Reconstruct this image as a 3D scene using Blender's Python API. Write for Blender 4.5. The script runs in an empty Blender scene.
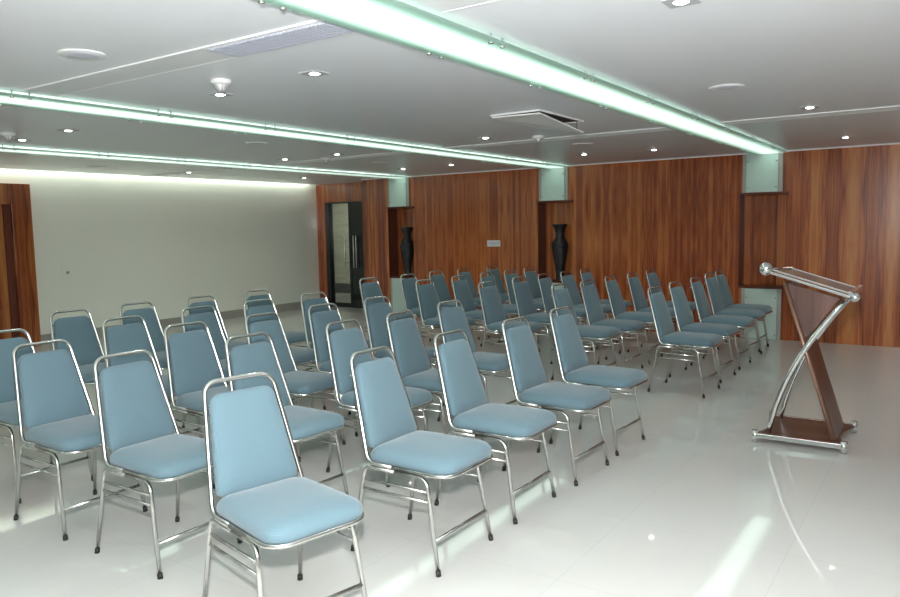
import bpy, bmesh, math, random
from mathutils import Vector, Matrix
random.seed(7)
C = bpy.context.scene.collection
PI = math.pi

# ------------------------------------------------------------------ materials
class NT:
    def __init__(s, name):
        s.m = bpy.data.materials.new(name); s.m.use_nodes = True
        s.t = s.m.node_tree; s.t.nodes.clear()
        s.out = s.n('ShaderNodeOutputMaterial')
    def n(s, kind, **kw):
        d = s.t.nodes.new(kind)
        for k, v in kw.items():
            if k.startswith('_'): setattr(d, k[1:], v)
            else:
                key = int(k[1:]) if k[0] == 'i' and k[1:].isdigit() else k.replace('__', ' ')
                d.inputs[key].default_value = v
        return d
    def l(s, a, ao, b, bi): s.t.links.new(a.outputs[ao], b.inputs[bi])
    def bsdf(s, col, rough, **kw):
        p = s.n('ShaderNodeBsdfPrincipled'); p.inputs['Base Color'].default_value = (*col, 1)
        p.inputs['Roughness'].default_value = rough
        for k, v in kw.items(): p.inputs[k.replace('_', ' ')].default_value = v
        s.l(p, 0, s.out, 0); return p
    def ramp(s, *stops):
        r = s.n('ShaderNodeValToRGB'); e = r.color_ramp.elements
        while len(e) < len(stops): e.new(.5)
        for el, (pos, c) in zip(e, stops): el.position = pos; el.color = (*c, 1)
        return r

def simple(name, col, rough, **kw):
    t = NT(name); t.bsdf(col, rough, **kw); return t.m

def mat_floor():
    t = NT('polished_tile'); p = t.bsdf((.7, .69, .66), .035, Specular_IOR_Level=.42)
    tc = t.n('ShaderNodeTexCoord'); mp = t.n('ShaderNodeMapping'); t.l(tc, 'Object', mp, 0)
    mp.inputs['Location'].default_value = (.35, .2, 0)
    br = t.n('ShaderNodeTexBrick', _offset=0.0, _squash=1.0)
    br.inputs['Scale'].default_value = 1.0; br.inputs['Brick Width'].default_value = .82
    br.inputs['Row Height'].default_value = .82; br.inputs['Mortar Size'].default_value = .0022
    br.inputs['Mortar Smooth'].default_value = .3
    br.inputs['Color1'].default_value = (.61, .608, .585, 1); br.inputs['Color2'].default_value = (.60, .598, .575, 1)
    br.inputs['Mortar'].default_value = (.535, .535, .515, 1)
    t.l(mp, 0, br, 'Vector'); t.l(br, 'Color', p, 'Base Color')
    nz = t.n('ShaderNodeTexNoise'); nz.inputs['Scale'].default_value = 1.3; t.l(tc, 'Object', nz, 'Vector')
    bp = t.n('ShaderNodeBump'); bp.inputs['Strength'].default_value = .02; bp.inputs['Distance'].default_value = .02
    t.l(nz, 0, bp, 'Height'); t.l(bp, 0, p, 'Normal')
    return t.m

def mat_wood(name, axis='Y', dark=1.0, rough=.22, period=.44, cols=None):
    """veneer with vertical grain, mirrored leaf by leaf along the wall and at a height seam"""
    t = NT(name); p = t.bsdf((.3, .12, .05), rough, Coat_Weight=.22, Coat_Roughness=.1)
    tc = t.n('ShaderNodeTexCoord'); sx = t.n('ShaderNodeSeparateXYZ'); t.l(tc, 'Object', sx, 0)
    u = t.n('ShaderNodeMath', _operation='PINGPONG'); u.inputs[1].default_value = period/2
    t.l(sx, axis, u, 0)
    v = t.n('ShaderNodeMath', _operation='PINGPONG'); v.inputs[1].default_value = .66
    ad = t.n('ShaderNodeMath', _operation='ADD'); ad.inputs[1].default_value = .04
    t.l(sx, 'Z', ad, 0); t.l(ad, 0, v, 0)
    # which leaf: slow noise along the wall keeps leaves from being identical
    sl = t.n('ShaderNodeMath', _operation='MULTIPLY'); sl.inputs[1].default_value = .06; t.l(sx, axis, sl, 0)
    cb = t.n('ShaderNodeCombineXYZ'); t.l(u, 0, cb, 0); t.l(v, 0, cb, 1); t.l(sl, 0, cb, 2)
    mp = t.n('ShaderNodeMapping'); t.l(cb, 0, mp, 0); mp.inputs['Scale'].default_value = (9, .55, 9)
    n1 = t.n('ShaderNodeTexNoise'); n1.inputs['Scale'].default_value = 1.0; n1.inputs['Detail'].default_value = 3
    n1.inputs['Distortion'].default_value = .6; t.l(mp, 0, n1, 'Vector')
    mp2 = t.n('ShaderNodeMapping'); t.l(cb, 0, mp2, 0); mp2.inputs['Scale'].default_value = (42, 1.3, 14)
    n2 = t.n('ShaderNodeTexNoise'); n2.inputs['Scale'].default_value = 1.0; n2.inputs['Detail'].default_value = 5
    n2.inputs['Distortion'].default_value = 1.2; t.l(mp2, 0, n2, 'Vector')
    mx = t.n('ShaderNodeMix', _data_type='FLOAT'); mx.inputs[0].default_value = .37
    t.l(n1, 0, mx, 2); t.l(n2, 0, mx, 3)
    d = dark
    cols = cols or ((.105, .022, .009), (.29, .064, .019), (.46, .138, .038), (.58, .235, .075))
    r = t.ramp(*[(q, tuple(v*d for v in c)) for q, c in zip((.33, .445, .54, .70), cols)])
    bd = t.n('ShaderNodeMapRange'); bd.inputs[2].default_value = period/2; bd.inputs[3].default_value = -.028; bd.inputs[4].default_value = .028
    t.l(u, 0, bd, 0); sm = t.n('ShaderNodeMath', _operation='ADD'); t.l(mx, 0, sm, 0); t.l(bd, 0, sm, 1)
    t.l(sm, 0, r, 0); t.l(r, 0, p, 'Base Color')
    return t.m

def mat_white_wall():
    t = NT('glossy_white_laminate'); p = t.bsdf((.87, .89, .80), .35, Coat_Weight=1.0, Coat_Roughness=.05)
    tc = t.n('ShaderNodeTexCoord'); mp = t.n('ShaderNodeMapping'); t.l(tc, 'Object', mp, 0)
    mp.inputs['Scale'].default_value = (.7, .7, .35)
    nz = t.n('ShaderNodeTexNoise'); nz.inputs['Scale'].default_value = 1.0; nz.inputs['Detail'].default_value = 1; t.l(mp, 0, nz, 'Vector')
    bp = t.n('ShaderNodeBump'); bp.inputs['Strength'].default_value = .06; bp.inputs['Distance'].default_value = .1
    t.l(nz, 0, bp, 'Height'); t.l(bp, 0, p, 'Coat Normal')
    return t.m

def mat_ceiling():
    t = NT('satin_white_ceiling'); p = t.bsdf((.77, .79, .82), .5, Coat_Weight=.3, Coat_Roughness=.16)
    tc = t.n('ShaderNodeTexCoord')
    nz = t.n('ShaderNodeTexNoise'); nz.inputs['Scale'].default_value = .8; nz.inputs['Detail'].default_value = 1; t.l(tc, 'Object', nz, 'Vector')
    bp = t.n('ShaderNodeBump'); bp.inputs['Strength'].default_value = .08; bp.inputs['Distance'].default_value = .1
    t.l(nz, 0, bp, 'Height'); t.l(bp, 0, p, 'Coat Normal')
    return t.m

def mat_fabric():
    t = NT('blue_woven_fabric'); p = t.bsdf((.2, .36, .45), .85, Sheen_Weight=.25, Sheen_Roughness=.5, Specular_IOR_Level=.2)
    tc = t.n('ShaderNodeTexCoord')
    wv = t.n('ShaderNodeTexWave', _wave_type='BANDS', _bands_direction='DIAGONAL'); wv.inputs['Scale'].default_value = 70
    wv.inputs['Distortion'].default_value = 1.5; wv.inputs['Detail'].default_value = 1; t.l(tc, 'Object', wv, 'Vector')
    nz = t.n('ShaderNodeTexNoise'); nz.inputs['Scale'].default_value = 330; nz.inputs['Detail'].default_value = 1; t.l(tc, 'Object', nz, 'Vector')
    mx = t.n('ShaderNodeMix', _data_type='FLOAT'); mx.inputs[0].default_value = .6; t.l(wv, 'Fac', mx, 2); t.l(nz, 0, mx, 3)
    r = t.ramp((.3, (.094, .157, .192)), (.7, (.133, .206, .242))); t.l(mx, 0, r, 0)
    oi = t.n('ShaderNodeObjectInfo'); hv = t.n('ShaderNodeHueSaturation')
    m = t.n('ShaderNodeMapRange'); m.inputs[3].default_value = .9; m.inputs[4].default_value = 1.1
    t.l(oi, 'Random', m, 0); t.l(m, 0, hv, 'Value'); t.l(r, 0, hv, 'Color'); t.l(hv, 0, p, 'Base Color')
    bp = t.n('ShaderNodeBump'); bp.inputs['Strength'].default_value = .25; bp.inputs['Distance'].default_value = .002
    t.l(mx, 0, bp, 'Height'); t.l(bp, 0, p, 'Normal')
    return t.m

def mat_frosted(tint=(.80, .96, .88), trans=.75, glow=0):
    t = NT('frosted_green_glass')
    tr = t.n('ShaderNodeBsdfTranslucent'); tr.inputs[0].default_value = (*tint, 1)
    di = t.n('ShaderNodeBsdfDiffuse'); di.inputs[0].default_value = (tint[0]*.62, tint[1]*.7, tint[2]*.68, 1)
    gl = t.n('ShaderNodeBsdfGlossy'); gl.inputs['Roughness'].default_value = .12
    m1 = t.n('ShaderNodeMixShader'); m1.inputs[0].default_value = trans
    t.l(di, 0, m1, 1); t.l(tr, 0, m1, 2)
    last = m1
    if glow:                                  # lit opal glass: brightest along the tubes behind it
        tc = t.n('ShaderNodeTexCoord'); sx = t.n('ShaderNodeSeparateXYZ'); t.l(tc, 'Object', sx, 0)
        a = t.n('ShaderNodeMath', _operation='ABSOLUTE'); t.l(sx, 'Y', a, 0)
        mr = t.n('ShaderNodeMapRange', _interpolation_type='SMOOTHSTEP')
        for k, v in ((1, .045), (2, .185), (3, 1.0), (4, .10)): mr.inputs[k].default_value = v
        t.l(a, 0, mr, 0)
        mu = t.n('ShaderNodeMath', _operation='MULTIPLY'); mu.inputs[1].default_value = glow; t.l(mr, 0, mu, 0)
        em = t.n('ShaderNodeEmission'); t.l(mu, 0, em, 1)
        rc = t.ramp((.1, (.62, .96, .80)), (.75, (.86, 1, .93))); t.l(mr, 0, rc, 0); t.l(rc, 0, em, 0)
        ad = t.n('ShaderNodeAddShader'); t.l(m1, 0, ad, 0); t.l(em, 0, ad, 1); last = ad
    fr = t.n('ShaderNodeFresnel'); fr.inputs[0].default_value = 1.45
    m2 = t.n('ShaderNodeMixShader'); t.l(fr, 0, m2, 0); t.l(last, 0, m2, 1); t.l(gl, 0, m2, 2)
    t.l(m2, 0, t.out, 0)
    return t.m

def mat_emit(name, col, s):
    t = NT(name); e = t.n('ShaderNodeEmission'); e.inputs[0].default_value = (*col, 1); e.inputs[1].default_value = s
    t.l(e, 0, t.out, 0); return t.m

def mat_stone():
    t = NT('corridor_stone'); p = t.bsdf((.3, .28, .22), .4)
    tc = t.n('ShaderNodeTexCoord'); mp = t.n('ShaderNodeMapping'); mp.inputs['Scale'].default_value = (.6, .6, 5); t.l(tc, 'Object', mp, 0)
    nz = t.n('ShaderNodeTexNoise'); nz.inputs['Scale'].default_value = 2.0; nz.inputs['Detail'].default_value = 5; nz.inputs['Distortion'].default_value = 1; t.l(mp, 0, nz, 'Vector')
    r = t.ramp((.3, (.34, .32, .25)), (.7, (.52, .5, .41))); t.l(nz, 0, r, 0); t.l(r, 0, p, 'Base Color'); return t.m

def mat_vase():
    t = NT('black_carved_wood'); p = t.bsdf((.018, .018, .02), .38)
    tc = t.n('ShaderNodeTexCoord'); vo = t.n('ShaderNodeTexVoronoi'); vo.inputs['Scale'].default_value = 38; t.l(tc, 'Object', vo, 'Vector')
    bp = t.n('ShaderNodeBump'); bp.inputs['Strength'].default_value = .7; bp.inputs['Distance'].default_value = .01
    t.l(vo, 0, bp, 'Height'); t.l(bp, 0, p, 'Normal'); return t.m

LEC = ((.10, .04, .03), (.20, .085, .062), (.28, .13, .098), (.36, .18, .13))
M = dict(
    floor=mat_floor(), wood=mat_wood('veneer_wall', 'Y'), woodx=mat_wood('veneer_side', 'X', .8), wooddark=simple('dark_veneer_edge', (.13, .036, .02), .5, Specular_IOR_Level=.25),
    lecwood=mat_wood('lectern_veneer', 'Y', .5, .3, .3, LEC), lecboard=mat_wood('lectern_board', 'X', .42, .3, .3, LEC), tray=simple('varnished_tray', (.30, .235, .195), .16),
    white=mat_white_wall(), ceil=mat_ceiling(), fabric=mat_fabric(), frost=mat_frosted(glow=1.2), frostwall=mat_frosted((.88, .96, .91), .1),
    chrome=simple('satin_steel_tube', (.66, .655, .63), .2, Metallic=1.0), polished=simple('polished_chrome', (.85, .85, .85), .1, Metallic=1.0),
    rubber=simple('black_rubber', (.012, .012, .012), .6), plastic=simple('white_plastic', (.8, .8, .8), .35), greyplastic=simple('grey_plastic', (.42, .43, .45), .4),
    plaster=simple('plain_plaster', (.62, .62, .6), .7), skirting=simple('grey_skirting', (.36, .35, .32), .3), blackframe=simple('black_door_frame', (.012, .014, .015), .2),
    grille=simple('grille_metal', (.56, .58, .68), .35, Metallic=.2), slot=simple('slot_panel', (.70, .705, .72), .4), slotpale=simple('pale_slot_panel', (.97, .98, .99), .6), softtrim=simple('soft_trim', (.86, .86, .87), .5), trimwhite=simple('bright_trim', (.85, .86, .87), .3),
    shaft=simple('shaft_shade', (.06, .06, .062), .8), tube=mat_emit('fluorescent_tube', (.82, 1.0, .90), 4.5), lamp=mat_emit('spot_lamp', (1, .97, .9), 14),  # shaft: dark colour standing for the shade inside the hatch
    trough=simple('trough_white', (.82, .86, .83), .5), stone=mat_stone(), vase=mat_vase(), darkglass=simple('black_glass', (.01, .016, .014), .06),
    edge=simple('glass_edge', (.05, .16, .12), .15), speckle=simple('speaker_mesh', (.62, .62, .7), .5),
)
tg = NT('clear_door_glass'); g1 = tg.n('ShaderNodeBsdfTransparent'); g1.inputs[0].default_value = (.8, .86, .82, 1)
g2 = tg.n('ShaderNodeBsdfGlossy'); g2.inputs['Roughness'].default_value = .02; gm = tg.n('ShaderNodeMixShader'); gm.inputs[0].default_value = .08
tg.l(g1, 0, gm, 1); tg.l(g2, 0, gm, 2); tg.l(gm, 0, tg.out, 0); M['glass'] = tg.m

# ------------------------------------------------------------------ mesh helpers
def obj(name, bm, mat, parent=None, smooth=True, bevel=0):
    bmesh.ops.recalc_face_normals(bm, faces=bm.faces)
    me = bpy.data.meshes.new(name); bm.to_mesh(me); bm.free(); me.materials.append(mat)
    if smooth:
        for f in me.polygons: f.use_smooth = True
    o = bpy.data.objects.new(name, me); C.objects.link(o)
    if parent: o.parent = parent
    if bevel:
        b = o.modifiers.new('bevel', 'BEVEL'); b.width = bevel; b.segments = 2; b.limit_method = 'ANGLE'
    if smooth and not bevel:
        pass
    return o
def box(bm, x0, x1, y0, y1, z0, z1):
    v = [bm.verts.new(p) for p in ((x0,y0,z0),(x1,y0,z0),(x1,y1,z0),(x0,y1,z0),(x0,y0,z1),(x1,y0,z1),(x1,y1,z1),(x0,y1,z1))]
    for f in ((0,3,2,1),(4,5,6,7),(0,1,5,4),(1,2,6,5),(2,3,7,6),(3,0,4,7)): bm.faces.new([v[i] for i in f])
def boxes(*bs):
    bm = bmesh.new()
    for b in bs: box(bm, *b)
    return bm
def fillet(pts, radii, seg=6):
    out = []
    for i, p in enumerate(pts):
        p = Vector(p); r = radii[i]
        if r <= 0 or i in (0, len(pts)-1): out.append(p); continue
        a = (Vector(pts[i-1])-p); b = (Vector(pts[i+1])-p); la, lb = a.length, b.length; a /= la; b /= lb
        ang = a.angle(b); d = min(r/math.tan(ang/2), la*.49 if i > 1 else la*.95, lb*.49 if i < len(pts)-2 else lb*.95); r2 = d*math.tan(ang/2)
        c = p+(a+b).normalized()*(r2/math.sin(ang/2)); s = p+a*d-c; e = p+b*d-c; w = s.angle(e)
        for k in range(seg+1):
            t = k/seg; out.append(c+(s*math.sin((1-t)*w)+e*math.sin(t*w))/math.sin(w))
    return out
def sweep(bm, pts, r, sides=8, caps=True):
    pts = [Vector(p) for p in pts]; rings = []
    t0 = (pts[1]-pts[0]).normalized(); n = t0.orthogonal().normalized()
    for i, p in enumerate(pts):
        t = (pts[min(i+1, len(pts)-1)]-pts[max(i-1, 0)]).normalized()
        n = (n-t*n.dot(t)).normalized(); b = t.cross(n)
        rr = r[i] if isinstance(r, (list, tuple)) else r
        rings.append([bm.verts.new(p+(n*math.cos(2*PI*k/sides)+b*math.sin(2*PI*k/sides))*rr) for k in range(sides)])
    for A, B in zip(rings, rings[1:]):
        for k in range(sides): bm.faces.new((A[k], A[(k+1) % sides], B[(k+1) % sides], B[k]))
    if caps: bm.faces.new(rings[0][::-1]); bm.faces.new(rings[-1])
    return bm
def tube(pts, r, radii=None, sides=8, seg=6):
    bm = bmesh.new(); sweep(bm, fillet(pts, radii or [0]*len(pts), seg), r, sides); return bm
def lathe(prof, sides=24, cap=True):
    bm = bmesh.new(); rings = []
    for r, z in prof: rings.append([bm.verts.new((r*math.cos(2*PI*k/sides), r*math.sin(2*PI*k/sides), z)) for k in range(sides)])
    for A, B in zip(rings, rings[1:]):
        for k in range(sides): bm.faces.new((A[k], A[(k+1) % sides], B[(k+1) % sides], B[k]))
    if cap: bm.faces.new(rings[0][::-1]); bm.faces.new(rings[-1])
    return bm
def loft(layers):
    bm = bmesh.new(); rings = [[bm.verts.new(p) for p in L] for L in layers]
    for A, B in zip(rings, rings[1:]):
        k = len(A)
        for i in range(k): bm.faces.new((A[i], A[(i+1) % k], B[(i+1) % k], B[i]))
    for R, s in ((rings[0], 1), (rings[-1], -1)):
        c = bm.verts.new(sum((v.co for v in R), Vector())/len(R))
        for i in range(len(R)): bm.faces.new((c, R[i], R[(i+1) % len(R)]))
    return bm
def rounded(poly, rads, seg=5, inset=0):
    """rounded closed 2-D polygon, moved inwards about its middle by inset"""
    n = len(poly); cx = sum(p[0] for p in poly)/n; cy = sum(p[1] for p in poly)/n
    hx = max(abs(p[0]-cx) for p in poly); hy = max(abs(p[1]-cy) for p in poly)
    out = []
    for i in range(n):
        p = Vector(poly[i]); a = Vector(poly[i-1])-p; b = Vector(poly[(i+1) % n])-p
        a.normalize(); b.normalize(); ang = a.angle(b); d = rads[i]/math.tan(ang/2)
        c = p+(a+b).normalized()*(rads[i]/math.sin(ang/2)); s = p+a*d-c; e = p+b*d-c; w = s.angle(e)
        for k in range(seg+1):
            t = k/seg; q = c+(s*math.sin((1-t)*w)+e*math.sin(t*w))/math.sin(w); out.append(q)
    return [Vector((cx+(q.x-cx)*(hx-inset)/hx, cy+(q.y-cy)*(hy-inset)/hy)) for q in out]

def tag(o, label=None, cat=None, group=None, kind=None):
    if label: o['label'] = label
    if cat: o['category'] = cat
    if group: o['group'] = group
    if kind: o['kind'] = kind
    return o
def empty(name, loc=(0, 0, 0), rz=0):
    o = bpy.data.objects.new(name, None); o.empty_display_size = .1; C.objects.link(o)
    o.location = loc; o.rotation_euler = (0, 0, rz); return o
def struct(name, bm, mat, label=None, smooth=False, parent=None, bevel=0):
    o = obj(name, bm, mat, parent, smooth, bevel)
    if not parent: tag(o, label, None, None, 'structure')
    return o
def copy_tree(o, parent=None):
    c = o.copy(); C.objects.link(c)
    if parent: c.parent = parent
    for ch in list(o.children): copy_tree(ch, c)
    return c

# ------------------------------------------------------------------ room shell
XW, YW, ZC = 10.685, 11.03, 2.518       # wood wall, white wall, ceiling
XD = 11.30                              # door wall in the alcove
YR = 9.25                               # end of the wood wall
X0, Y0 = -4.0, -4.0
NICHE = [(1.87, 2.47), (4.96, 5.56), (8.06, 8.64)]
NB, NT_ = .71, 1.96; ND = .27
struct('floor', boxes((X0-.2, 14.2, Y0-.2, 13.6, -.1, 0)), M['floor'], 'glossy pale tiled floor')

TR = [(1.86, 2.27), (4.97, 5.40), (8.03, 8.47)]       # light troughs along X
TX1 = XW-.02
bs = []; y = Y0-.2
for a, b in TR:
    bs.append((X0-.2, 14.2, y, a+.06, ZC, ZC+.1)); y = b-.06
    bs.append((TX1, 14.2, a+.06, b-.06, ZC, ZC+.1))
CV = YW-.13  # ceiling stops short here for an added light slot along the white wall
bs += [(X0-.2, 14.2, y, CV, ZC, ZC+.1), (X0-.2, XD, CV, YW, ZC+.12, ZC+.14), (X0-.2, XD, CV-.04, CV, ZC+.1, ZC+.14), (XD, 14.2, CV, 13.6, ZC, ZC+.1)]
struct('ceiling', boxes(*bs), M['ceil'], 'satin white ceiling')

# back wall of veneer, with three niches
bs = []; y = Y0; W = .34
for a, b in NICHE:
    bs.append((XW, XW+W, y, a, 0, ZC)); bs.append((XW, XW+W, a, b, 0, NB)); bs.append((XW, XW+W, a, b, NT_, ZC)); y = b
bs.append((XW, XW+W, y, YR, 0, ZC))
struct('wall_back', boxes(*bs), M['wood'], 'polished veneer wall with three niches')
for i, (a, b) in enumerate(NICHE):
    nb = boxes((XW+ND, XW+W, a, b, NB, NT_))
    struct('wall_niche', nb, M['wood'], 'veneer back of a niche')
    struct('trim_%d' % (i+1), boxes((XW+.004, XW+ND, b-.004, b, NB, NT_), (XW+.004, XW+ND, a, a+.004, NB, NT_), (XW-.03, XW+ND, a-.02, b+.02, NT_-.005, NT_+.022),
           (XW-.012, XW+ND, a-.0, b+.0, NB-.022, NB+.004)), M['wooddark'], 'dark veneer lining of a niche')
struct('trim_4', boxes((XW-.012, XW, Y0, YR, ZC-.016, ZC)), M['trimwhite'], 'thin pale strip where the veneer wall meets the ceiling')
# alcove at the end of the veneer wall
struct('wall_alcove', boxes((XW+W, XD, YR-.12, YR, 0, ZC)), M['woodx'], 'veneer side of the door alcove')
DY0, DY1, DZ = 9.45, 10.80, 2.15
struct('wall_door', boxes((XD, XD+.16, YR-.12, DY0, 0, ZC), (XD, XD+.16, DY0, DY1, DZ, ZC), (XD, XD+.16, DY1, YW, 0, ZC)), M['wood'], 'veneer wall around the glass door')
struct('wall_corridor', boxes((13.9, 14.1, 7.5, 13.5, 0, ZC)), M['stone'], 'pale stone wall of the corridor beyond the glass door')
struct('baseboard_corridor', boxes((13.88, 13.9, 7.5, 13.4, 0, .24)), M['blackframe'], 'dark stone base of corridor wall')
struct('wall_corridor_end', boxes((XD+.16, 13.9, 7.4, 7.5, 0, ZC)), M['plaster'])
struct('wall_corridor_side', boxes((XD+.16, 13.9, 13.4, 13.5, 0, ZC)), M['plaster'])
# white wall
struct('wall_left', boxes((X0, XD+.16, YW, YW+.15, 0, ZC+.14)), M['white'], 'glossy white wall')
struct('baseboard_left', boxes((5.45, XD, YW-.014, YW, 0, .145)), M['skirting'], 'low grey skirting of the white wall')
struct('wall_corridor_back', boxes((XD, XD+.16, YW+.15, 13.5, 0, ZC)), M['plaster'])
struct('wall_right', boxes((X0-.2, XW+W, Y0-.2, Y0, 0, ZC)), M['plaster'])
struct('wall_front', boxes((X0-.2, X0, Y0-.2, YW+.15, 0, ZC)), M['plaster'])

# wooden door in its portal on the white wall
d2 = empty('door_2', (4.4, YW, 0)); tag(d2, 'brown veneer door in a wide wooden portal on white wall', None, None, 'structure')
def local(bm, o):
    bmesh.ops.translate(bm, verts=bm.verts, vec=-Vector(o.location)); return bm
obj('door_frame', local(boxes((5.18, 5.45, YW-.13, YW, 0, 2.32), (3.5, 5.18, YW-.13, YW, 2.03, 2.32), (3.25, 3.5, YW-.13, YW, 0, 2.32)), d2), M['woodx'], d2, False, .004)
obj('door_leaf', local(boxes((3.5, 5.09, YW-.05, YW-.01, 0, 2.03)), d2), M['woodx'], d2, False)
obj('door_stop', local(boxes((5.09, 5.18, YW-.085, YW-.005, 0, 2.03)), d2), M['wooddark'], d2, False)

# glass double door in the alcove
d1 = empty('door_1', (XD+.05, 10.0, 0)); tag(d1, 'black-framed glass double door with long chrome pull handles', None, None, 'structure')
obj('door_frame', local(boxes((XD+.0, XD+.12, DY1-.11, DY1, 0, DZ), (XD, XD+.12, DY0, DY0+.06, 0, DZ), (XD, XD+.12, DY0+.06, DY1-.11, DZ-.03, DZ)), d1), M['blackframe'], d1, False)
lf = obj('door_leaf', local(boxes((XD+.03, XD+.07, 10.66, DY1-.11, .0, DZ-.03), (XD+.03, XD+.07, 10.13, 10.19, 0, DZ-.03), (XD+.03, XD+.07, 10.19, 10.66, 0, .09)), d1), M['blackframe'], d1, False)
obj('glass_pane', local(boxes((XD+.045, XD+.055, 10.19, 10.66, .09, DZ-.03)), d1), M['glass'], d1, False)
rf = obj('door_leaf', local(boxes((XD+.03, XD+.07, DY0+.06, 10.12, .0, DZ-.03)), d1), M['darkglass'], d1, False)
for yy in (10.235, 10.0, 9.93):
    h = bmesh.new()
    sweep(h, [(XD-.05, yy, .82), (XD-.05, yy, 1.47)], .014)
    for z in (.92, 1.37): sweep(h, [(XD-.05, yy, z), (XD+.03, yy, z)], .009)
    obj('handle', local(h, d1), M['polished'], d1)

# ------------------------------------------------------------------ suspended light strips
def light_strip(idx, ya, yb, x_first, step, label):
    yc = (ya+yb)/2; hw = (yb-ya)/2; x0, x1 = -3.0, XW-.07
    t = empty('light_strip', ((x0+x1)/2, yc, ZC)); tag(t, label, 'ceiling light', 'long ceiling light strips of frosted glass')
    hb = boxes((x0, x1, ya+.06, ya+.066, ZC-.001, ZC+.09), (x0, x1, yb-.066, yb-.06, ZC-.001, ZC+.09), (x0, x1, ya+.06, yb-.06, ZC+.084, ZC+.09))
    obj('housing', local(hb, t), M['trough'], t, False)
    joints = []; x = x_first
    while x < x1-.3: joints.append(x); x += step
    x = x_first-step
    while x > x0+.2: joints.insert(0, x); x -= step
    edges = [x0]+joints+[x1]
    for a, b in zip(edges, edges[1:]):
        obj('glass_pane', local(boxes((a+.003, b-.003, ya, yb, ZC-.032, ZC-.022)), t), M['frost'], t, False)
        L = b-a
        for dy in (-.055, .055):
            obj('fluorescent_tube', local(tube([(a+.10, yc+dy, ZC+.05), (b-.10, yc+dy, ZC+.05)], .014), t), M['tube'], t)
        if a > .5:
            for yy in (ya+.022, yb-.022):
                for dx in (-.055, .055):
                    bo = bmesh.new(); sweep(bo, [(a+dx, yy, ZC-.044), (a+dx, yy, ZC)], .006, 6)
                    sweep(bo, [(a+dx, yy, ZC-.046), (a+dx, yy, ZC-.032)], .013, 8)
                    obj('standoff_bolt', local(bo, t), M['polished'], t)
    return t
light_strip(0, *TR[0], 3.20, 1.10, 'widest glowing frosted glass light strip, nearest overhead, ending above the empty niche')
light_strip(1, *TR[1], 3.53, 1.05, 'middle glowing frosted glass light strip ending at the middle niche column')
light_strip(2, *TR[2], 4.87, 1.03, 'farthest glowing frosted glass light strip, closest to the white wall')

# frosted glass panels on the columns
def glass_panel(y0, y1, z0, z1, label):
    t = empty('glass_panel', (XW, (y0+y1)/2, z0)); tag(t, label, 'glass panel', 'frosted glass panels on the veneer wall')
    obj('pane', local(boxes((XW-.05, XW-.038, y0, y1, z0+.004, z1)), t), M['frostwall'], t, False)
    for ya, yb in ((y1+.002, y1+.05), (y0-.05, y0-.002)):
        obj('edge_strip', local(boxes((XW-.036, XW-.001, ya, yb, z0+.004, min(z1, ZC-.017))), t), M['skirting'], t, False)
    for yy in (y0+.02, y1-.02):
        for z in (z0+.07, z1-.12):
            obj('standoff_bolt', local(tube([(XW-.06, yy, z), (XW, yy, z)], .011), t), M['polished'], t)
up = ['pale green glass panel above the empty niche behind the lectern', 'pale green glass panel above the middle niche holding a vase', 'pale green glass panel above the niche nearest the glass door']
lo = ['pale green glass panel below the empty niche, reaching the floor', 'pale green glass panel below the middle niche, behind the chairs', 'pale green glass panel below the niche nearest the glass door']
for (a, b), u, l in zip(NICHE, up, lo):
    glass_panel(a+.11, b-.09, NT_+.022, ZC-.004, u)
    glass_panel(a+.09, b-.10, 0.0, NB-.022, l)

# ------------------------------------------------------------------ ceiling fittings
def slot_band(idx, x0, x1, name_label, mat):
    # flush linear diffuser band across the ceiling, cut where the light strips run
    parts = []; y = -2.0
    for a, b in TR+[(CV, CV)]:
        parts.append((y, a-.01)); y = b+.01
    bm = bmesh.new(); tm = bmesh.new()
    for a, b in parts:
        box(bm, x0, x1, a, b, ZC-.006, ZC)
        box(tm, x0-.010, x0, a, b, ZC-.007, ZC); box(tm, x1, x1+.010, a, b, ZC-.007, ZC)
    s = struct('trim_%d' % idx, bm, M[mat], name_label)
    obj('edge_trim', tm, M['softtrim'], s, False)
slot_band(5, 2.47, 2.69, 'flush band across the ceiling carrying the air grille', 'slot')
slot_band(6, 7.19, 7.40, 'flush pale band across the ceiling near the veneer wall', 'slotpale')
g = empty('air_grille', (2.58, 2.72, ZC)); tag(g, 'grey slatted air grille in the ceiling beside the nearest light strip', 'air grille')
obj('grille_plate', local(boxes((2.485, 2.675, 2.30, 3.15, ZC-.010, ZC)), g), M['greyplastic'], g, False)
sl = bmesh.new()
for k in range(34):
    yy = 2.31+k*.0245; box(sl, 2.485, 2.675, yy, yy+.016, ZC-.016, ZC-.010)
obj('slat', local(sl, g), M['grille'], g, False)

# hatch hanging open
hx0, hx1, hy0, hy1 = 5.40, 6.21, 2.79, 3.22
h = empty('access_hatch', ((hx0+hx1)/2, (hy0+hy1)/2, ZC)); tag(h, 'white ceiling hatch panel hanging open over a painted dark opening', 'ceiling hatch')
obj('shaft_shade_sheet', local(boxes((hx0, hx1, hy0, hy1, ZC-.004, ZC)), h), M['shaft'], h, False)  # flat sheet on the ceiling, shade of the opening put into its colour
obj('hatch_frame', local(boxes((hx0-.015, hx1+.015, hy0-.015, hy0, ZC-.012, ZC), (hx0-.015, hx1+.015, hy1, hy1+.015, ZC-.012, ZC), (hx1, hx1+.015, hy0, hy1, ZC-.012, ZC), (hx0-.015, hx0, hy0, hy1, ZC-.012, ZC)), h), M['trimwhite'], h, False)
bm = bmesh.new(); cs = [(hx0-.005, hy1+.005, -.014), (hx0-.005, hy0-.01, -.022), (hx1+.02, hy0-.01, -.098), (hx1-.02, hy1+.005, -.020)]
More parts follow.
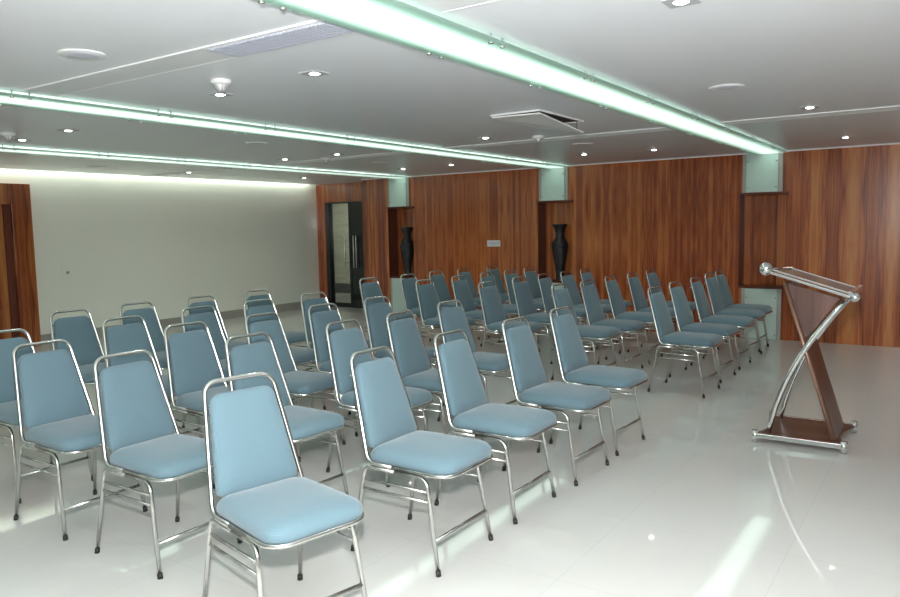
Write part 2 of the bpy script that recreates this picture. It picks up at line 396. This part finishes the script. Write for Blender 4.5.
va = [bm.verts.new((x, y, ZC+z)) for x, y, z in cs]; vb = [bm.verts.new((x, y, ZC+z-.012)) for x, y, z in cs]
bm.faces.new(va); bm.faces.new(vb[::-1])
for k in range(4): bm.faces.new((va[k], va[(k+1) % 4], vb[(k+1) % 4], vb[k]))
obj('hatch_panel', local(bm, h), M['plastic'], h, False)
obj('stay', local(boxes((hx1-.03, hx1-.024, hy0+.03, hy0+.036, ZC-.085, ZC)), h), M['polished'], h, False)

def speaker():
    t = empty('ceiling_speaker')
    obj('rim', lathe([(.08, -.005), (.108, -.008), (.116, -.004), (.117, 0)], 28), M['plastic'], t)
    obj('mesh_cover', lathe([(.0005, -.0075), (.05, -.0075), (.078, -.0065), (.082, -.002)], 24), M['speckle'], t)
    return t
def detector():
    t = empty('smoke_detector')
    obj('base', lathe([(.035, -.028), (.052, -.026), (.062, -.014), (.062, 0)], 24), M['plastic'], t)
    cg = bmesh.new()
    for k in range(6):
        a = k*PI/3; ca, sa = math.cos(a), math.sin(a)
        sweep(cg, [(.05*ca, .05*sa, -.024), (.006*ca, .006*sa, -.078)], .0035, 5)
    obj('cage', cg, M['greyplastic'], t)
    obj('sensor', lathe([(.006, -.064), (.016, -.056), (.034, -.026)], 12), M['plastic'], t)
    return t
def downlight():
    t = empty('downlight')
    obj('trim_plate', boxes((-.065, .065, -.065, .065, -.006, 0)), M['greyplastic'], t, False)
    obj('lamp', lathe([(.0005, -.0105), (.022, -.0105), (.032, -.006)], 16), M['lamp'], t)
    return t
def place(proto, spots, cat, group):
    for i, (x, yv, lab) in enumerate(spots):
        o = proto if i == 0 else copy_tree(proto)
        o.location = (x, yv, ZC); tag(o, lab, cat, group)
place(speaker(), [(2.18, 3.74, 'round white ceiling speaker nearest the camera, left of the air grille'),
    (5.37, 1.34, 'round white ceiling speaker right of the widest light strip'),
    (8.00, 3.58, 'round white ceiling speaker between hatch and veneer wall'),
    (5.42, 6.12, 'round white ceiling speaker between middle and farthest light strips'),
    (8.17, 6.70, 'round white ceiling speaker before the green panel nearest the door'),
    (5.78, 9.75, 'round white ceiling speaker close to the white wall')], 'speaker', 'round ceiling speakers')
place(detector(), [(3.05, 3.74, 'white smoke detector nearest the camera, beside the air grille'),
    (6.96, 3.61, 'white smoke detector just behind the open ceiling hatch'),
    (7.14, 6.77, 'white smoke detector far back between two light strips'),
    (3.39, 7.09, 'white smoke detector at the left edge, before the white wall')], 'smoke detector', 'ceiling smoke detectors')
place(downlight(), [(3.35, 4.12, 'small lit downlight just behind the nearest smoke detector'),
    (3.26, 3.16, 'small lit downlight between air grille and open hatch'),
    (3.19, 0.985, 'small lit downlight cut by the top edge of the photo'),
    (6.76, 1.03, 'small lit downlight before the pale ceiling band at far right'),
    (9.48, 1.07, 'small lit downlight closest to the veneer wall at far right'),
    (6.69, 4.08, 'small lit downlight left of the smoke detector behind the hatch'),
    (6.64, 3.15, 'small lit downlight directly behind the open hatch panel'),
    (9.14, 4.07, 'small lit downlight right of the middle green column panel'),
    (9.24, 3.17, 'small lit downlight before the veneer wall, left of widest strip end'),
    (3.63, 6.53, 'small lit downlight at left, right-hand one of the pair beside the far detector'),
    (3.70, 7.48, 'small lit downlight at left, just below the far left smoke detector'),
    (6.86, 7.23, 'small lit downlight above the white wall, left of the far detector'),
    (6.86, 6.32, 'small lit downlight touching the far smoke detector between two strips'),
    (9.25, 7.15, 'small lit downlight on the green column panel nearest the door'),
    (9.18, 6.20, 'small lit downlight before the veneer between left and middle columns'),
    (7.30, 9.8, 'small lit downlight beyond the farthest strip, by the white wall middle'),
    (9.55, 9.6, 'small lit downlight beyond the farthest strip, near the glass door')], 'downlight', 'recessed downlights')

for o in [o for o in C.objects if o.name.startswith('downlight')]:
    d = bpy.data.lights.new('downlight_lamp', 'SPOT'); d.energy = 11; d.spot_size = math.radians(125); d.spot_blend = 1; d.shadow_soft_size = .03; d.color = (1, .97, .92)
    q = bpy.data.objects.new('downlight_lamp', d); C.objects.link(q); q.location = o.location+Vector((0, 0, -.02))
# small plates on the walls
sp = empty('switch_plate', (XW, 6.385, 1.315)); tag(sp, 'small white switch plate on the veneer wall between two vases', 'switch plate')
obj('plate', boxes((-.012, 0, -.125, .125, -.052, .052)), M['plastic'], sp, False, .003)
for k in range(4): obj('switch', boxes((-.017, -.012, -.105+k*.053, -.06+k*.053, -.03, .03)), M['speckle'], sp, False)
wp = empty('socket_plate', (5.97, YW, 1.07)); tag(wp, 'faint pale grey socket plate on the glossy white wall', 'socket plate')
obj('plate', boxes((-.08, .08, -.006, 0, -.085, .085)), M['white'], wp, False, .002)
obj('socket', boxes((-.02, .03, -.009, -.006, -.06, -.02)), M['skirting'], wp, False)

# ------------------------------------------------------------------ vases
def vase():
    t = empty('vase')
    prof = [(.066, 0), (.072, .012), (.066, .03), (.066, .10), (.078, .2), (.094, .30), (.114, .42), (.126, .50), (.130, .55), (.132, .575), (.118, .60), (.122, .61), (.108, .635), (.088, .66),
            (.074, .69), (.074, .70), (.068, .715), (.070, .76), (.080, .80), (.098, .845), (.112, .875), (.118, .885), (.118, .90), (.100, .90), (.085, .86), (.06, .82)]
    obj('body', lathe(prof, 32), M['vase'], t)
    rg = bmesh.new()
    for r, z in ((.128, .595), (.134, .56), (.126, .47), (.108, .36), (.076, .675), (.118, .893), (.074, .15)):
        pts = [(r*math.cos(2*PI*k/28), r*math.sin(2*PI*k/28), z) for k in range(29)]; sweep(rg, pts, .0065, 6, False)
    obj('carved_band', rg, M['vase'], t)
    return t
v = vase(); v.location = (XW+.12, 5.23, NB+.004); tag(v, 'tall black carved vase standing in the middle wall niche', 'vase', 'black carved vases')
v2 = copy_tree(v); v2.location = (XW+.12, 8.30, NB+.004); v2['label'] = 'tall black carved vase in the left niche, closer to the glass door'

# ------------------------------------------------------------------ chairs
def make_chair():
    """faces -Y; the rail of its back stands over y = 0, so everything is at y = -d"""
    OFF = .30                                                # rail ground point to chair centre
    P = lambda x, d, z: (x, OFF-d, z)
    root = empty('stacking_chair')
    R = .0105
    bt = lambda z: max(0, .150*(.973-z)/.49)                 # lean of the back
    # back tube, one bent piece
    pts = [P(-.216, .30, .464), P(-.216, .150, .464), P(-.157, 0, .973), P(.157, 0, .973), P(.216, .150, .464), P(.216, .30, .464)]
    obj('back_frame', tube(pts, R, [0, .055, .062, .062, .055, 0]), M['chrome'], root)
    pts = [P(-.216, .30, .464), P(-.220, .625, .464), P(.220, .625, .464), P(.216, .30, .464)]
    obj('seat_frame', tube(pts, R, [0, .085, .085, 0]), M['chrome'], root)
    # seat cushion
    base = [(-.207, OFF-.135), (-.217, OFF-.625), (.217, OFF-.625), (.207, OFF-.135)]
    rr = [.06, .08, .08, .06]
    lay = []
    for ins, z in ((.02, .466), (.004, .468), (-.002, .478), (-.004, .493), (-.001, .508), (.008, .522), (.022, .532), (.045, .540), (.09, .548), (.14, .552)):
        lay.append([(q.x, q.y, z) for q in rounded(base, rr, 5, ins)])
    obj('seat', loft(lay), M['fabric'], root)
    # backrest: in the tilted plane
    def bp(u, v, w):                                         # u across, v height along z, w out of the front
        t = .150*(.973-v)/.49; n = Vector((0, -1, .306)).normalized()
        q = Vector(P(u, t, v)); return q+n*w
    poly = [(-.190, .518), (.190, .518), (.146, .922), (-.146, .922)]
    lay = []
    for ins, w in ((.02, -.018), (.004, -.014), (0, -.004), (0, .012), (.006, .021), (.02, .028), (.06, .034), (.11, .037)):
        lay.append([bp(q.x, q.y, w) for q in rounded(poly, [.03, .03, .055, .055], 5, ins)])
    obj('backrest', loft(lay), M['fabric'], root)
    for z in (.535, .87):
        t = .150*(.973-z)/.49; hw = .157+(.216-.157)*(.973-z)/.516
        obj('cross_bar', tube([P(-hw, t-.022 if z > .6 else t-.02, z), P(hw, t-.022 if z > .6 else t-.02, z)], .007), M['chrome'], root)
    for x in (-.1, .1):
        b = bmesh.new(); sweep(b, [bp(x, .54, -.01), P(x, .150, .466)], .007, 6)
        br = obj('bracket', b, M['chrome'], root)
        obj('bolt', tube([bp(x, .495, .0), bp(x, .495, .012)], .009, None, 8), M['rubber'], br)
    # legs: on each side an arch of tube, here its front and its rear half
    for s in (-1, 1):
        for pts, rad in (([P(.212*s, .31, .442), P(.212*s, .50, .442), P(.234*s, .572, .0)], .06), ([P(.212*s, .31, .442), P(.212*s, .128, .442), P(.234*s, .048, .0)], .042)):
            pts[2] = tuple(Vector(pts[2])+(Vector(pts[1])-Vector(pts[2])).normalized()*.004)
            l = obj('leg', tube(pts, R, [0, rad, 0]), M['chrome'], root)
            d = (Vector(pts[1])-Vector(pts[2])).normalized(); e = Vector(pts[2])
            obj('rubber_foot', tube([e-d*.004, e+d*.022], +.0125, None, 10), M['rubber'], l)
        fx = lambda z: (.212+.022*(1-z/.442))*s
        for z in (.378, .332):
            df = .572-.072*z/.442; dr = .048+.08*z/.442
            obj('side_bar', tube([P(fx(z), dr, z), P(fx(z), df, z)], .0068, None, 6), M['chrome'], root)
    z = .155; df = .572-.072*z/.442
    obj('stretcher', tube([P(-.226, df, z), P(.226, df, z)], .0095), M['chrome'], root)
    # under-seat board keeps the cushion on its ring
    obj('seat_board', boxes((-.185, .185, OFF-.58, OFF-.16, .459, .466)), M['rubber'], root, False)
    return root, OFF

CH = [(0,0,2.085,2.535),(0,1,2.90,2.485),(0,2,3.615,2.48),(0,3,4.342,2.445),(0,4,5.047,2.45),(0,5,7.06,2.42),(0,6,7.8,2.45),(0,7,8.56,2.46),(0,8,9.27,2.49),(0,9,9.83,2.52),
(1,0,2.195,3.57),(1,1,2.97,3.51),(1,2,3.72,3.43),(1,3,4.32,3.41),(1,4,5.15,3.53),(1,5,7.1,3.46),(1,6,7.67,3.4),(1,7,8.45,3.44),(1,8,9.06,3.39),(1,9,9.86,3.43),
(2,0,2.192,4.385),(2,1,3.14,4.34),(2,2,3.77,4.29),(2,3,4.48,4.35),(2,4,5.16,4.34),(2,5,7.11,4.36),(2,6,7.9,4.38),(2,7,8.55,4.38),(2,8,9.12,4.33),(2,9,9.69,4.31),
(3,0,2.33,5.16),(3,1,3.16,5.11),(3,2,3.89,5.2),(3,3,4.53,5.19),(3,4,5.27,5.24),(3,5,7.14,5.25),(3,6,7.84,5.22),(3,7,8.59,5.26),(3,8,9.16,5.22),(3,9,9.73,5.22),
(4,1,3.25,6.01),(4,2,3.88,6.05),(4,3,4.56,6.05),(4,4,5.29,6.08),(4,5,7.15,6.13),(4,6,7.93,6.1),(4,7,8.64,6.14),(4,8,9.29,6.1),(4,9,10.04,6.05)]
ROW = ['front row', 'second row', 'third row', 'fourth row', 'back row']
ORD = ['first', 'second', 'third', 'fourth', 'fifth']
YAW = {(0, 0): -12.5, (0, 1): 0, (0, 2): 0, (0, 3): -1.5, (0, 4): -2.5, (0, 5): -2, (1, 0): 0, (2, 0): 0}
proto, OFF = make_chair()
first = True
for i, j, x, yv in CH:
    o = proto if first else copy_tree(proto)
    first = False
    a = math.radians(YAW.get((i, j), random.uniform(-3.5, 2)))
    o.rotation_euler = (0, 0, a)
    o.location = (x+OFF*math.sin(a), yv-OFF*math.cos(a), 0)
    if (i, j) == (0, 0): lab = 'blue padded steel chair nearest the camera, first of the front row'
    elif (i, j) == (3, 0): lab = 'blue padded steel chair cut by the left edge of the photo'
    elif j < 5: lab = 'blue padded steel chair, %s of near block, %s from the aisle' % (ROW[i], ORD[4-j])
    else: lab = 'blue padded steel chair, %s of block by veneer wall, %s from the aisle' % (ROW[i], ORD[j-5])
    tag(o, lab, 'chair', 'blue padded chairs in rows')

# ------------------------------------------------------------------ lectern
LX0, LX1, LY0, LY1 = 5.60, 6.24, .585, 1.162
L = empty('lectern', ((LX0+LX1)/2, (LY0+LY1)/2, 0)); tag(L, 'dark wooden lectern with curved chrome tubes and tilted top, standing alone on the floor', 'lectern')
def add(name, bm, mat, parent=L, smooth=True, bevel=0): return obj(name, local(bm, L), mat, parent, smooth, bevel)
# base board with hollowed ends
pr = []
n = 10
for k in range(n+1):
    t = k/n; pr.append((LX0+.03+(LX1-LX0-.06)*t, LY1-.005-.055*math.sin(PI*t)))
for k in range(n+1):
    t = 1-k/n; pr.append((LX0+.03+(LX1-LX0-.06)*t, LY0+.005+.055*math.sin(PI*t)))
bm = bmesh.new(); lo_ = [bm.verts.new((x, y, .035)) for x, y in pr]; hi_ = [bm.verts.new((x, y, .065)) for x, y in pr]
bm.faces.new(lo_[::-1]); bm.faces.new(hi_)
for k in range(len(pr)): bm.faces.new((lo_[k], lo_[(k+1) % len(pr)], hi_[(k+1) % len(pr)], hi_[k]))
add('base_board', bm, M['lecboard'], L, False)
for x in (LX0+.012, LX1-.012):
    add('base_rail', boxes((x-.012, x+.012, LY0, LY1, .03, .065)), M['polished'], L, False, .003)
for x in (LX0+.012, LX1-.012):
    for yv in (LY0, LY1):
        add('foot_post', tube([(x, yv, 0), (x, yv, .085)], .022, None, 14), M['polished'])
for ya, s in ((LY1, -1), (LY0, 1)):
    pts = [(LX0+.03+(LX1-LX0-.06)*k/n, ya+s*(.004+.055*math.sin(PI*k/n)), .05) for k in range(n+1)]
    add('curved_edge', sweep(bmesh.new(), pts, .013, 8), M['lecboard'])
# plank crossing from the back of the foot to the audience side of the top
def prism(prof, x0, x1):
    bm = bmesh.new(); A = [bm.verts.new((x0, y, z)) for y, z in prof]; B = [bm.verts.new((x1, y, z)) for y, z in prof]
    bm.faces.new(A); bm.faces.new(B[::-1])
    for k in range(len(A)): bm.faces.new((A[k], A[(k+1) % len(A)], B[(k+1) % len(A)], B[k]))
    return bm
XA, XB = LX0+.09, LX1-.10
add('plank', prism([(.672, .062), (.640, .062), (.982, 1.162), (1.014, 1.162)], XA, XB), M['lecboard'], L, False, .006)
edge = bmesh.new(); sweep(edge, [(XA, .660, .065), (XA, 1.0, 1.163)], .014, 8)
add('plank_edge', edge, simple('bronze_edge', (.30, .17, .12), .3, Metallic=.5))
# triangular cheek in the upper crossing
add('cheek_panel', prism([(.985, 1.155), (.872, .77), (.862, .77), (.80, .84), (.648, 1.06)], XA+.02, XA+.04), M['lecwood'], L, False)
# curved chrome tubes
def arc(x):
    ctl = [(1.088, .05), (1.066, .15), (1.035, .27), (.998, .38), (.958, .485), (.910, .59), (.855, .695), (.797, .79), (.737, .88), (.675, .965), (.611, 1.05)]
    return [(x, y, z) for y, z in ctl]
for x, tr in ((LX0+.07, .020), (LX1-.09, .014)):
    add('curved_tube', sweep(bmesh.new(), arc(x), tr, 12), M['polished'])
# tilted tray
slope = (1.262-1.088)/(1.13-.565)
zt = lambda yv: 1.085+(yv-.565)*slope
def slab(x0, x1, y0, y1, dz0, dz1):
    return prism([(y0, zt(y0)+dz0), (y1, zt(y1)+dz0), (y1, zt(y1)+dz1), (y0, zt(y0)+dz1)], x0, x1)
add('reading_board', slab(LX0+.02, LX1-.02, .58, 1.065, -.02, -.002), M['tray'], L, False)
for x, y1 in ((LX0, 1.12), (LX1, 1.06)):
    add('tray_rail', slab(x-.014, x+.014, .57, y1, -.016, .004), M['polished'], L, False, .005)
add('tray_rail', slab(LX0-.008, LX0+.008, .575, 1.10, .012, .024), M['polished'], L, False, .003)
add('tray_rail', sweep(bmesh.new(), [(LX0, 1.107, zt(1.12)), (LX1, 1.045, zt(1.06))], .009, 8), M['polished'])
add('book_ledge', slab(LX0, LX1, .56, .585, -.012, .03), M['polished'], L, False, .004)
for x in (LX0,):
    s = bmesh.new(); bmesh.ops.create_uvsphere(s, u_segments=20, v_segments=12, radius=.046, matrix=Matrix.Translation((x, 1.108, zt(1.135)+.002)))
    add('ball_knob', s, M['polished'])
    s = tube([(x-.03, .545, zt(.562)-.003), (x+.03, .545, zt(.562)-.003)], .03, None, 18)
    add('end_knob', s, M['polished'])

# ------------------------------------------------------------------ light
def area(name, loc, rot, sx, sy, power, col):
    d = bpy.data.lights.new(name, 'AREA'); d.shape = 'RECTANGLE'; d.size = sx; d.size_y = sy; d.energy = power; d.color = col
    o = bpy.data.objects.new(name, d); C.objects.link(o); o.location = loc; o.rotation_euler = rot; return o
w = bpy.data.worlds.new('world'); bpy.context.scene.world = w; w.use_nodes = True
w.node_tree.nodes['Background'].inputs[0].default_value = (.9, 1, .95, 1); w.node_tree.nodes['Background'].inputs[1].default_value = .05

# camera
f, yaw, pit, rol = 742.23, .599, .0959, -.0192
F = Vector((math.cos(yaw)*math.cos(pit), math.sin(yaw)*math.cos(pit), -math.sin(pit)))
Rt = Vector((math.sin(yaw), -math.cos(yaw), 0)); U = Rt.cross(F)
r_ = math.cos(rol)*Rt+math.sin(rol)*U; u_ = -math.sin(rol)*Rt+math.cos(rol)*U
cam = bpy.data.cameras.new('camera'); cam.sensor_width = 36; cam.lens = f/900*36; cam.clip_start = .05
co = bpy.data.objects.new('camera', cam); C.objects.link(co)
co.matrix_world = Matrix(((r_.x, u_.x, -F.x, 0), (r_.y, u_.y, -F.y, 0), (r_.z, u_.z, -F.z, 1.6), (0, 0, 0, 1)))
bpy.context.scene.camera = co

# on-camera flash, just above the lens
fl = bpy.data.lights.new('camera_flash', 'SPOT'); fl.energy = 540; fl.spot_size = math.radians(160); fl.spot_blend = .5; fl.shadow_soft_size = .05; fl.color = (1, .98, .96)
fo = bpy.data.objects.new('camera_flash', fl); C.objects.link(fo)
fo.matrix_world = co.matrix_world @ Matrix.Translation((-.02, .26, -.02))
# extra upward spot added at the camera to brighten the ceiling
fb = bpy.data.lights.new('ceiling_fill', 'SPOT'); fb.energy = 470; fb.spot_size = math.radians(120); fb.spot_blend = 1; fb.shadow_soft_size = .06; fb.color = (.92, .97, 1)
fbo = bpy.data.objects.new('ceiling_fill', fb); C.objects.link(fbo)
fbo.matrix_world = co.matrix_world @ Matrix.Translation((-.02, .20, -.04)) @ Matrix.Rotation(math.radians(62), 4, 'X')
# unseen slot lamp added to brighten the white wall, and lit room behind the photographer
area('white_wall_fill', (3.6, YW-.07, ZC+.10), (0, 0, 0), 15, .08, 24, (.93, 1, .88))
area('room_glow', (-1.5, -1.0, ZC-.05), (0, 0, 0), 3, 3, 60, (.95, 1, .97))
area('corridor_lamp', (13.0, 11.8, ZC-.05), (0, 0, 0), 1, 1.5, 20, (1, .97, .88))

sc = bpy.context.scene
sc.view_settings.view_transform = 'Standard'; sc.view_settings.look = 'None'; sc.view_settings.exposure = .42
sc.cycles.max_bounces = 8; sc.cycles.diffuse_bounces = 4; sc.cycles.glossy_bounces = 4; sc.cycles.transmission_bounces = 4; sc.cycles.transparent_max_bounces = 8
sc.cycles.sample_clamp_indirect = 6; sc.cycles.caustics_reflective = False; sc.cycles.caustics_refractive = False
sc.cycles.use_denoising = True
